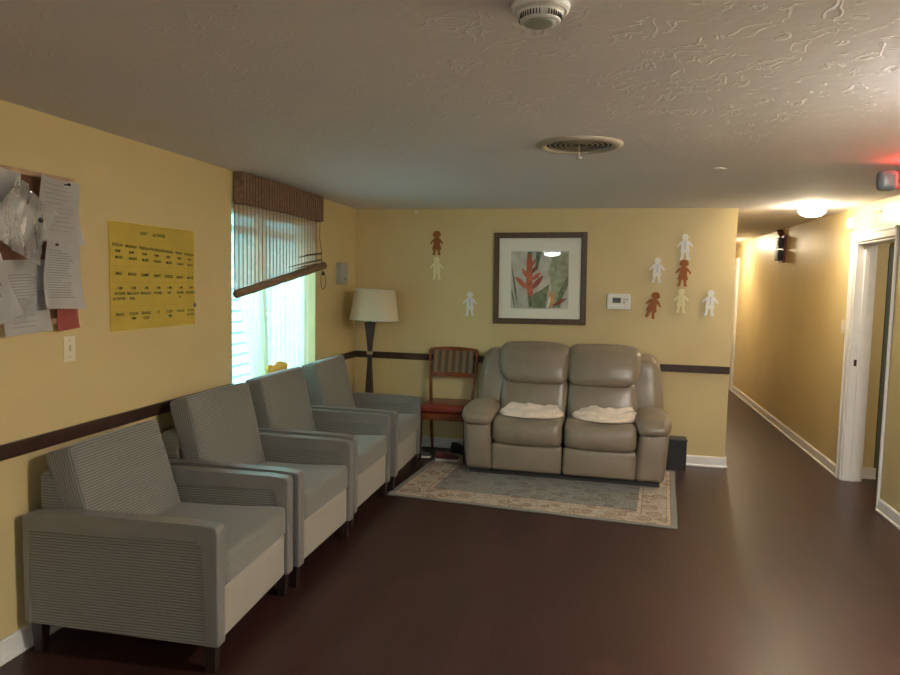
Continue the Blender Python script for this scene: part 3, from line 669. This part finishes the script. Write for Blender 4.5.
bx = thing('storage_box', 'small black box on the floor between the sofa and baseboard', 'box', (.715, 6.525, 0))
bm = B(-.085, .085, -.075, .075, 0, .262, bev=.004); obj('body', bm, M['black'], bx)
bm = bmesh.new(); box(bm, -.089, .089, -.079, .079, .255, .272, .003); obj('lid', bm, M['black'], bx)

# ------------------------------------------------------------------ framed picture
pw, ph, ft = .875, .865, .052
pf = thing('framed_picture', 'brown framed botanical print of a red tropical flower on the back wall', 'picture', mw=on_back(-.580, 1.693, BY, .014))
bm = bmesh.new(); hw, hh = pw/2, ph/2
for (pts) in ([(-hw, hh), (hw, hh), (hw-ft, hh-ft), (-hw+ft, hh-ft)], [(-hw, -hh), (-hw+ft, -hh+ft), (hw-ft, -hh+ft), (hw, -hh)], [(-hw, hh), (-hw+ft, hh-ft), (-hw+ft, -hh+ft), (-hw, -hh)], [(hw, hh), (hw, -hh), (hw-ft, -hh+ft), (hw-ft, hh-ft)]):
    prism(bm, pts, .001, .030, 'xy', .003)
obj('frame', bm, M['pic_frame'], pf)
bm = bmesh.new()
for (a, b_, c, d) in ((-hw+ft-.006, hw-ft+.006, hh-ft-.001, hh-ft+.006), (-hw+ft-.006, hw-ft+.006, -hh+ft-.006, -hh+ft+.001), (-hw+ft-.006, -hw+ft+.001, -hh+ft, hh-ft), (hw-ft-.001, hw-ft+.006, -hh+ft, hh-ft)): box(bm, a, b_, c, d, .028, .033)
obj('inner_lip', bm, M['wood_dark'], pf)
obj('mat_board', B(-hw+.01, hw-.01, -hh+.01, hh-.01, .002, .010), M['mat_board'], pf)
aw, ah = .272, .272; acx, acy = .000, -.015
art = obj('print', B(acx-aw, acx+aw, acy-ah, acy+ah, .010, .0112), M['print'], pf)
def shape(pts, z, m, nm):
    bm = bmesh.new(); prism(bm, [(acx+p[0]*aw, acy+p[1]*ah) for p in pts], z-.0003, z, 'xy'); obj(nm, bm, m, art)
def leaf(x0, y0, x1, y1, w, n=8):
    d = Vector((x1-x0, y1-y0)); p = Vector((-d.y, d.x)).normalized(); a = []; b_ = []
    for i in range(n+1):
        t = i/n; c = Vector((x0, y0))+d*t; k = w*math.sin(PI*t)**.8; a.append(tuple(c+p*k)); b_.append(tuple(c-p*k))
    return a + b_[-2:0:-1]
shape([(.30, -.95), (.42, -.3), (.30, .3), (.42, .75), (.62, .95), (.97, .95), (.98, .1), (.72, -.55), (.55, -.98)], .0118, M['leaf_b'], 'print_leaf')
shape([(-.20, -.97), (-.22, -.5), (.05, -.35), (.35, -.12), (.28, -.5), (.22, -.97)], .0121, M['leaf_a'], 'print_leaf')
shape([(.55, -.95), (.68, -.4), (.98, .2), (.98, -.2), (.80, -.6), (.72, -.95)], .0121, M['leaf_a'], 'print_leaf')
shape([(-.43, .98), (-.48, .1), (-.36, -.95), (-.22, -.95), (-.25, .1), (-.28, .98)], .0124, M['leaf_a'], 'print_stem')
shape([(-.12, .98), (-.18, .3), (-.08, .35), (.06, .98)], .0124, M['leaf_a'], 'print_leaf')
shape(leaf(-.97, .45, -.75, -.95, .035), .0124, M['leaf_a'], 'print_leaf')
shape(leaf(-.97, -.35, -.85, -.97, .03), .0124, M['leaf_a'], 'print_leaf')
for (b0, b1, w, m_) in (((-.34, -.35), (-.86, .12), .085, 'bract'), ((-.30, -.35), (.13, .16), .085, 'bract_d'), ((-.33, .0), (-.62, .40), .075, 'bract'), ((-.28, .0), (.05, .26), .07, 'bract'),
                        ((-.34, .25), (-.42, .82), .07, 'bract'), ((-.28, .22), (-.10, .52), .06, 'bract_d'), ((-.33, .48), (-.34, .96), .06, 'bract'), ((-.30, .42), (-.16, .74), .05, 'bract')):
    shape(leaf(*b0, *b1, w), .0127, M[m_], 'print_flower')
shape([(-.42, -.45), (-.42, .1), (-.37, .5), (-.30, .5), (-.24, .1), (-.22, -.45), (-.30, -.6)], .0130, M['bract'], 'print_flower')
shape(leaf(.40, -.95, .35, -.35, .06), .0127, M['orange'], 'print_flower')
shape(leaf(.42, -.95, .55, -.30, .04), .0130, M['orange'], 'print_flower')
shape(leaf(.45, -.90, .95, -.62, .06), .0133, M['bract_d'], 'print_flower')
shape(leaf(.30, -.98, .38, -.55, .04), .0133, M['mat_board'], 'print_flower')
obj('glass', B(-hw+ft-.004, hw-ft+.004, -hh+ft-.004, hh-ft+.004, .018, .020), M['glass'], pf)

# ------------------------------------------------------------------ paper dolls
def doll(x, z, kind, rot, label, s=1.0):
    R = [(.014, .118), (.026, .102), (.027, .086), (.020, .070), (.016, .062), (.030, .056), (.046, .036), (.060, .014), (.064, .004), (.056, -.002), (.046, .008), (.030, .026),
         (.030, -.005), (.036, -.040), (.030, -.052), (.030, -.085), (.040, -.108), (.036, -.118), (.014, -.116), (.012, -.090), (.006, -.052)]
    pts = [(0, .121)] + R + [(0, -.050)] + [(-a, b) for a, b in R[::-1]]
    pts = [(a*s*1.13, b*s) for a, b in pts]
    t = thing('paper_doll', label, 'paper doll', mw=on_back(x, z, BY, rot), group='paper dolls taped on the back wall')
    bm = bmesh.new(); prism(bm, pts, .010, .0125, 'xy'); obj('cutout', bm, M['doll_'+kind], t)
    bm = bmesh.new(); box(bm, -.012, .012, -.03, .05, 0, .010); obj('backing_tape', bm, M['doll_'+kind], t)
    if kind != 'brown':
        bm = bmesh.new()
        if kind == 'white': box(bm, -.004, .004, -.02, .052, .0125, .0132); box(bm, -.012, .012, .046, .052, .0120, .0132)
        else:
            for k in range(4): box(bm, -.003, .003, .045-k*.024, .051-k*.024, .0125, .0132)
        obj('drawn_buttons', bm, M['doll_blue'] if kind == 'white' else M['leaf_a'], t)
    else:
        bm = bmesh.new()
        prism(bm, [(-.038, .074), (-.040, .095), (-.030, .116), (-.012, .126), (.012, .126), (.030, .116), (.040, .095), (.038, .074), (.020, .070), (-.020, .070)], .0122, .0140, 'xy')
        obj('hair', bm, M['doll_brown'], t)
        bm = bmesh.new(); prism(bm, [(-.022, .03), (-.048, -.055), (.048, -.055), (.022, .03)], .0122, .0135, 'xy'); obj('dress', bm, M['doll_brown'], t)
doll(-1.587, 2.008, 'brown', 0, 'brown paper doll highest on the left of the picture', .92)
doll(-1.583, 1.772, 'cream', .02, 'cream paper doll just below the brown one, left of the picture', .92)
doll(-1.246, 1.432, 'white', 0, 'white paper doll alone, low between the lamp and the picture', .98)
doll(.720, 2.002, 'white', .02, 'white paper doll topmost on the right side of the picture', .98)
doll(.714, 1.762, 'brown', -.05, 'brown paper doll between a white one above and cream one below', .98)
doll(.486, 1.787, 'white', -.03, 'white paper doll straight above the small tilted brown doll', .98)
doll(.463, 1.466, 'brown', -.22, 'tilted brown paper doll nearest the thermostat', 1.0)
doll(.708, 1.514, 'cream', 0, 'cream paper doll lowest in the middle column right of the picture', .92)
doll(.958, 1.502, 'white', -.05, 'white paper doll nearest the hall corner', .98)

# ------------------------------------------------------------------ small wall fittings
th = thing('thermostat', 'white digital thermostat on the back wall right of the picture', 'thermostat', mw=on_back(.155, 1.495))
obj('body', B(-.105, .105, -.072, .072, 0, .035, bev=.012, seg=3), M['plastic'], th, smooth=False)
obj('display', B(-.055, .020, -.012, .035, .033, .0365), M['lcd'], th)
bm = bmesh.new(); box(bm, .040, .058, .012, .028, .034, .039, .002); box(bm, .040, .058, -.014, .002, .034, .039, .002); box(bm, .066, .084, .012, .028, .034, .039, .002); obj('button', bm, M['grey_box'], th)
obj('cover', B(-.10, .10, -.070, -.035, .030, .038, bev=.003), M['plastic'], th)

ws = thing('light_switch', 'ivory toggle light switch below the bulletin board', 'light switch', mw=on_left(2.772, 1.298))
obj('plate', B(-.036, .036, -.060, .060, 0, .006, bev=.002), M['ivory'], ws); obj('toggle', B(-.006, .006, -.012, .016, .005, .018, bev=.002), M['ivory'], ws)
bm = bmesh.new(); 
for zz in (-.038, .038): box(bm, -.003, .003, zz-.003, zz+.003, .005, .0072)
obj('screw', bm, M['grey_box'], ws)

gb = thing('wall_sensor', 'small grey sensor box high on left wall between window and corner', 'sensor', mw=on_left(6.20, 1.70))
obj('housing', B(-.085, .085, -.100, .100, 0, .050, bev=.006), M['grey_box'], gb); obj('cover_plate', B(-.065, .065, -.08, .08, .049, .053, bev=.002), M['grey_box'], gb)
bm = bmesh.new(); box(bm, -.03, .03, -.06, -.055, .052, .0545); box(bm, -.03, .03, -.048, -.043, .052, .0545); obj('slot', bm, M['black'], gb)

sw = thing('hall_light_switch', 'white rocker light switch left of the door frame in hall', 'light switch', mw=on_right(6.70, 1.325))
obj('plate', B(-.036, .036, -.060, .060, 0, .007, bev=.002), M['ivory'], sw); obj('rocker', B(-.012, .012, -.028, .028, .006, .014, bev=.002), M['plastic'], sw)
al = thing('door_chime', 'small round white detector on the wall above the door frame corner', 'detector', mw=on_right(6.66, 2.222))
bm = bmesh.new(); lathe(bm, [(.055, 0), (.055, .012), (.045, .022), (.030, .035), (.012, .04)], 24); obj('body', bm, M['plastic'], al, smooth=True)
obj('button', B(-.02, .05, -.05, -.02, 0, .03, bev=.004), M['ivory'], al)
hk = thing('wall_hook', 'small cream hook on the wall above the doorway', 'hook', mw=on_right(6.02, 2.262))
obj('plate', B(-.012, .012, -.02, .03, 0, .004, bev=.001), M['ivory'], hk)
bm = bmesh.new(); tube(bm, [(0, 0, .003), (0, -.004, .015), (0, -.012, .024), (0, -.004, .032), (0, .008, .032)], .0035, 6); obj('prong', bm, M['ivory'], hk, smooth=True)
cl = tag(obj('wall_clip', B(-.016, .016, -.022, .012, 0, .02, bev=.004), M['ivory'], mw=on_back(-1.80, 2.325)), 'tiny beige clip at the top of the back wall near the corner', 'clip')

ha = thing('hall_alarm', 'dark red alarm with two black faced lamps on the hall wall', 'alarm', mw=on_right(8.93, 2.11))
obj('backplate', B(-.10, .10, -.16, .16, 0, .03, bev=.005), M['red_alarm'], ha)
obj('lamp_face', B(-.085, .085, .01, .135, .03, .085, bev=.010), M['black'], ha); obj('lamp_face', B(-.085, .085, -.135, -.01, .03, .085, bev=.010), M['black'], ha)
bm = bmesh.new()
for zz in (.07, -.07): lathe(bm, [(.045, .084), (.040, .09), (.02, .088)], 20, (0, zz))
obj('lens', bm, M['grey_box'], ha, smooth=True)
bm = bmesh.new(); tube(bm, [(-.07, .16, .015), (-.09, .20, .03), (-.16, .225, .03), (-.22, .215, .02)], [.03, .035, .03, .02], 8); obj('bracket', bm, M['red_alarm'], ha, smooth=True)

# ------------------------------------------------------------------ ceiling fittings
def dome(name, label, x, y, r, gm, depth=.085):
    t = thing(name, label, 'ceiling light', (x, y, CH), group=None)
    bm = bmesh.new(); lathe(bm, [(r*.80, 0), (r*.84, -.008), (r*.84, -.028), (r*.78, -.030)], 36); obj('rim', bm, M['plastic'], t, smooth=False)
    bm = bmesh.new(); lathe(bm, [(r*.80, -.029), (r*.98, -.036), (r, -.046), (r*.93, -.062), (r*.74, -.080), (r*.45, -.092), (r*.12, -.097)], 36); obj('glass_dome', bm, gm, t, smooth=True)
    return t
dome('ceiling_light', 'lit round glass dome light on the hall ceiling', 1.705, 6.42, .105, M['glow_hall'])
dome('ceiling_light', 'round dome light on the room ceiling reflected in the picture glass', -1.11, -2.40, .18, M['glow_rear'])
dome('ceiling_light', 'added unseen dome light on the room ceiling nearest the exit sign', 1.50, 2.45, .18, M['glow_room_fill'])  # dome added out of view to light the armchairs and walls
dome('ceiling_light', 'added unseen dome light on the ceiling of the side room through the doorway', 2.95, 5.35, .13, M['glow_side_fill'])  # dome added out of view to brighten the entry wall
dome('ceiling_light', 'far dome light at the end of the hall ceiling', 1.65, 11.0, .115, M['glow_hall'])

sd = thing('smoke_detector', 'round white smoke detector on the ceiling near the top of picture', 'smoke detector', (-.178, 1.815, CH))
bm = bmesh.new(); lathe(bm, [(.070, 0), (.074, -.004), (.072, -.016), (.066, -.020)], 40); obj('base', bm, M['plastic'], sd, smooth=False)
bm = bmesh.new(); lathe(bm, [(.062, -.018), (.055, -.024), (.051, -.042), (.046, -.045)], 40); obj('housing', bm, M['plastic'], sd, smooth=False)
bm = bmesh.new()
for k in range(44):
    if k % 11 < 2: continue
    a = 2*PI*k/44+.2; box(bm, .0505, .0548, -.0013, .0013, -.040, -.027, mtx=Matrix.Rotation(a, 4, 'Z'))
obj('grille_slots', bm, M['black'], sd)
bm = bmesh.new(); lathe(bm, [(.040, -.044), (.040, -.048), (.030, -.050), (.010, -.050)], 32); obj('cap', bm, M['grey_box'], sd, smooth=True)

vt = thing('air_vent', 'round metal air vent with concentric rings on the ceiling', 'air vent', (-.140, 3.615, CH))
M['vent_metal'] = mat('vent_enamel', (.44, .39, .33), .4, var=.1, vscale=20)
bm = bmesh.new(); lathe(bm, [(.218, 0), (.216, -.006), (.190, -.016), (.165, -.010), (.165, 0)], 64, cap=False); obj('rim', bm, M['vent_metal'], vt, smooth=True)
bm = bmesh.new(); lathe(bm, [(.165, -.0012), (.001, -.0010)], 48); obj('duct_shade_disc', bm, M['dark'], vt)  # flat dark disc stands in for the shade between the rings
for k, rr in enumerate((.150, .124, .098, .072, .046)):
    bm = bmesh.new(); lathe(bm, [(rr, -.003), (rr-.001, -.0055), (rr-.005, -.006), (rr-.007, -.004), (rr-.004, -.003), (rr, -.003)], 56, cap=False); obj('ring', bm, M['vent_metal'], vt, smooth=True)
bm = bmesh.new(); tube(bm, [(0, 0, -.002), (0, 0, -.062)], .004); lathe(bm, [(.006, -.06), (.017, -.064), (.017, -.070), (.006, -.074)], 16); obj('damper_knob', bm, M['vent_metal'], vt, smooth=True)
bm = bmesh.new(); lathe(bm, [(.028, 0), (.024, -.006), (.008, -.008)], 16); lathe(bm, [(.020, 0), (.016, -.005), (.006, -.006)], 14, (.03, .02)); tag(obj('blank_cover', bm, M['plastic'], loc=(.645, 4.40, CH)), 'tiny white cap on the ceiling right of the air vent', 'cap')

ex = thing('exit_sign', 'ceiling mounted lit red exit sign with grey emergency lamp heads', 'exit sign', (1.755, 4.32, CH))
obj('canopy', B(-.08, .08, -.03, .03, -.02, 0, bev=.003), M['plastic'], ex)
bm = B(-.155, .155, -.028, .028, -.205, -.02, bev=.006); obj('housing', bm, M['plastic'], ex)
bm = text_bm([('EXIT', 0, 0, .17, 0)]); 
o = obj('exit_lettering', bm, M['exit_red'], ex); o.rotation_euler = (PI/2, 0, 0); o.location = (0, -.0295, -.112)
for s in (-1, 1):
    bm = bmesh.new(); tube(bm, [(s*.15, 0, -.05), (s*.20, 0, -.05)], .010, 10); tube(bm, [(s*.15, 0, -.135), (s*.20, 0, -.135)], .006, 8); obj('lamp_arm', bm, M['red_alarm'], ex, smooth=True)
    obj('lamp_head', cushion(.095, .07, .105, .022, (.004, .006, .004), 8), M['lamp_metal'], ex, smooth=True, loc=(s*.235, 0, -.095))
L = bpy.data.lights.new('exit_glow', 'AREA'); L.shape = 'RECTANGLE'; L.size = .26; L.size_y = .03; L.energy = 1.2; L.color = (1, .04, .03)
lo = bpy.data.objects.new('exit_glow', L); COL.objects.link(lo); lo.parent = ex; lo.location = (-.02, -.045, -.08); lo.rotation_euler = (PI-.5, 0, 0)

# ------------------------------------------------------------------ bulletin board and what is pinned on it
bb = thing('bulletin_board', 'brown cork bulletin board with a pale wooden frame at left edge', 'bulletin board', mw=on_left(2.21, 1.745, LX))
obj('cork', B(-.58, .58, -.30, .32, .002, .012), M['cork'], bb)
for nm, a in (('frame_top', (-.60, .60, .315, .340)), ('frame_bottom', (-.60, .60, -.325, -.300))): obj('frame_rail', B(*a, 0, .020, bev=.003), M['wood_pale'], bb)
for a in ((-.60, -.575, -.30, .315), (.575, .60, -.30, .315)): obj('frame_rail', B(*a, 0, .020, bev=.003), M['wood_pale'], bb)
def paper(name, label, cat, y, z, w, h, rot, lines, curl=.012, off=.024, m='paper', seed=0, bend=None, group=None):
    t = thing(name, label, cat, mw=on_left(y, z, LX+off, rot), group=group)
    def zc(u, v): 
        return curl*(abs(u)**3*.6+max(0, -v)**2*.6+max(0, u*-v)*.6)+.004*noise.noise(Vector((u*1.5, v*1.5, seed)))+(.022*noise.noise(Vector((u*3.2+v*2, v*1.2, 4))) if m == 'sleeve' else 0)
    bm = bmesh.new(); n = 30 if m == 'sleeve' else 14; g = []
    for j in range(n+1):
        g.append([bm.verts.new(((i/n-.5)*w, (j/n-.5)*h, zc(i/n*2-1, j/n*2-1))) for i in range(n+1)])
    for j in range(n):
        for i in range(n): bm.faces.new((g[j][i], g[j][i+1], g[j+1][i+1], g[j+1][i]))
    bmesh.ops.solidify(bm, geom=bm.faces[:], thickness=.0008)
    o = obj('sheet', bm, M[m], t, smooth=False)
    if lines:
        bm = bmesh.new(); rr = random.Random(seed)
        for (x0, x1, yy, th_) in lines:
            k = 10; a = []; b_ = []
            for i in range(k+1):
                x = x0+(x1-x0)*i/k; u = x*2
                a.append(bm.verts.new((x*w, yy*h-th_/2, zc(u, yy*2)+.0016))); b_.append(bm.verts.new((x*w, yy*h+th_/2, zc(u, yy*2)+.0016)))
            for i in range(k): bm.faces.new((a[i], a[i+1], b_[i+1], b_[i]))
        obj('printing', bm, M['ink_soft'], t)
    return t
M['ink_soft'] = mat('faded_ink', (.40, .40, .42), .8)
def para(y0, y1, n, x0=-.4, x1=.4, th_=.0035, seed=0):
    rr = random.Random(seed); return [(x0, x1-(rr.random()*.12 if i % 4 else rr.random()*.4), y0+(y1-y0)*i/(n-1), th_) for i in range(n)]
paper('paper_sheet', 'faintly printed white sheet at the top right of the board', 'paper', 2.685, 1.925, .24, .285, -.03, para(.40, -.3, 11, -.35, .4, .002, 3), .03, .026, seed=1, group='papers on the board')
paper('paper_sheet', 'white sheet cut by the left edge at the board top', 'paper', 2.36, 1.93, .22, .29, -.12, para(.1, -.3, 6, -.4, .3, .002, 4), .02, .026, seed=2, group='papers on the board')
paper('printed_form', 'white form with a small two column table, lowest on the board', 'paper', 2.50, 1.545, .245, .315, .05, para(.30, -.02, 9, -.38, .42, .006, 5)+[(-.25, -.1, -.12-i*.018, .004) for i in range(9)]+[(.03, .18, -.12-i*.018, .004) for i in range(9)]+para(-.34, -.40, 2, -.3, .3, .003, 8), .012, .022, seed=3, group='papers on the board')
paper('letter', 'white typed letter with curled edges at the board\'s lower right corner', 'paper', 2.675, 1.640, .215, .30, -.03, para(.36, -.33, 20, -.36, .36, .0042, 6), .03, .043, seed=4, group='papers on the board')
paper('sticky_note', 'pink patterned note under the letter', 'note', 2.742, 1.440, .13, .10, .08, None, .006, .022, 'pink', seed=5, group=None)
paper('starred_flyer', 'white flyer with small dark stars at the left edge', 'paper', 2.30, 1.56, .24, .27, .35, [(.2, .26, -.1, .018), (.3, .34, .05, .016), (-.1, -.04, -.3, .016), (.05, .09, .2, .014)], .015, .034, seed=6, group='papers on the board')
ps = paper('plastic_sleeve', 'crumpled clear plastic sleeve hanging at an angle across the papers', 'plastic sleeve', 2.455, 1.865, .25, .28, -.55, None, .03, .062, 'sleeve', seed=7)
bm = bmesh.new(); lathe(bm, [(.011, .0), (.011, .006), (.007, .009)], 14, (.075, .055)); bmesh.ops.translate(bm, verts=bm.verts, vec=(0, 0, .008)); obj('black_dot', bm, M['black'], ps)
bm = bmesh.new(); box(bm, -.09, .07, -.09, .08, -.006, -.004); obj('inserted_card', bm, M['paper'], ps)
for i, (y, z) in enumerate(((2.735, 2.048), (2.655, 1.775), (2.45, 2.00))):
    bm = bmesh.new(); lathe(bm, [(.003, -.02), (.003, 0), (.007, .002), (.007, .008), (.004, .010)], 12)
    tag(obj('push_pin', bm, M['black'], smooth=True, mw=on_left(y, z, LX+.050)), ('dark push pin at the top right of the board', 'dark push pin at the top of the typed letter', 'dark push pin above the plastic sleeve')[i], 'push pin', 'push pins in the board')

# yellow poster with hand lettering
po = thing('yellow_poster', 'yellow handwritten weekly activity poster on left wall', 'poster', mw=on_left(3.422, 1.638, LX+.004, 0))
PW, PH = .742, .560
bm = bmesh.new(); n = 16; g = []
for j in range(n+1): g.append([bm.verts.new(((i/n-.5)*PW, (j/n-.5)*PH, .003*noise.noise(Vector((i*.3, j*.3, 2)))+.002)) for i in range(n+1)])
for j in range(n):
    for i in range(n): bm.faces.new((g[j][i], g[j][i+1], g[j+1][i+1], g[j+1][i]))
bmesh.ops.solidify(bm, geom=bm.faces[:], thickness=.001); obj('sheet', bm, M['poster'], po)
it = [('DAILY', -.105, .232, .023, 0), ('ACTIVITIES', .025, .228, .023, 0)]
days = ['SUNDAY', 'MONDAY', 'TUESDAY', 'WEDNESDAY', 'THURSDAY', 'FRIDAY', 'SATURDAY']
for i, d in enumerate(days):
    x = -.315+i*.105; dy = -.004*i
    it.append((d, x, .160+dy, .0205, -.06)); it.append(('9AM' if i != 6 else '9:00', x, .130+dy, .020, 0)); it.append((['MUSIC', 'WALKS', 'MUSIC', 'WALKS', 'MUSIC', 'WALKS', 'MUSIC'][i], x+.01, .098+dy, .020, 0))
    it.append((['BIBLE', 'BINGO', 'GAMES', 'CRAFT', 'PUZZLE', 'CARDS', 'MOVIE'][i], x+.005, .016-.003*i, .021, 0))
    it.append(('1 PM', x+.01, -.060, .020, 0)); it.append((['OUTSIDE', 'BALLOON', 'READING', 'WORDS', 'ART', 'BOARD', 'COLORING'][i], x+.01, -.088, .020, 0))
    if i in (0, 1, 5): it.append(({0: 'ACTIVITIES', 1: 'BALL', 5: 'TV'}[i], x+.005, -.114, .020, 0))
    it.append((['SNACK', 'COLOR', 'SEWING', 'TV', 'STORY', 'DANCE', 'SOCIAL'][i], x+.01, -.195, .021, 0))
    if i in (1, 2, 4, 6): it.append(({1: 'TIME', 2: 'CLUB', 4: 'TIME', 6: 'ACTIVITY'}[i], x+.01, -.220, .020, 0))
o = obj('hand_lettering', text_bm(it), M['marker'], po); o.location = (0, 0, .0062)
bm = bmesh.new()
for yy in (.055, -.03, -.155): box(bm, -.36, .36, yy-.0006, yy+.0006, .0052, .0060)
obj('fold_lines', bm, M['poster_line'] if 'poster_line' in M else M['yellow_cloth'], po)
bm = bmesh.new(); box(bm, -.011, .011, -.011, .011, 0, .004, mtx=Matrix.Translation((PW/2-.002, -.165, .004)) @ Matrix.Rotation(.6, 4, 'Z')); obj('dark_tab', bm, M['ink'], po)
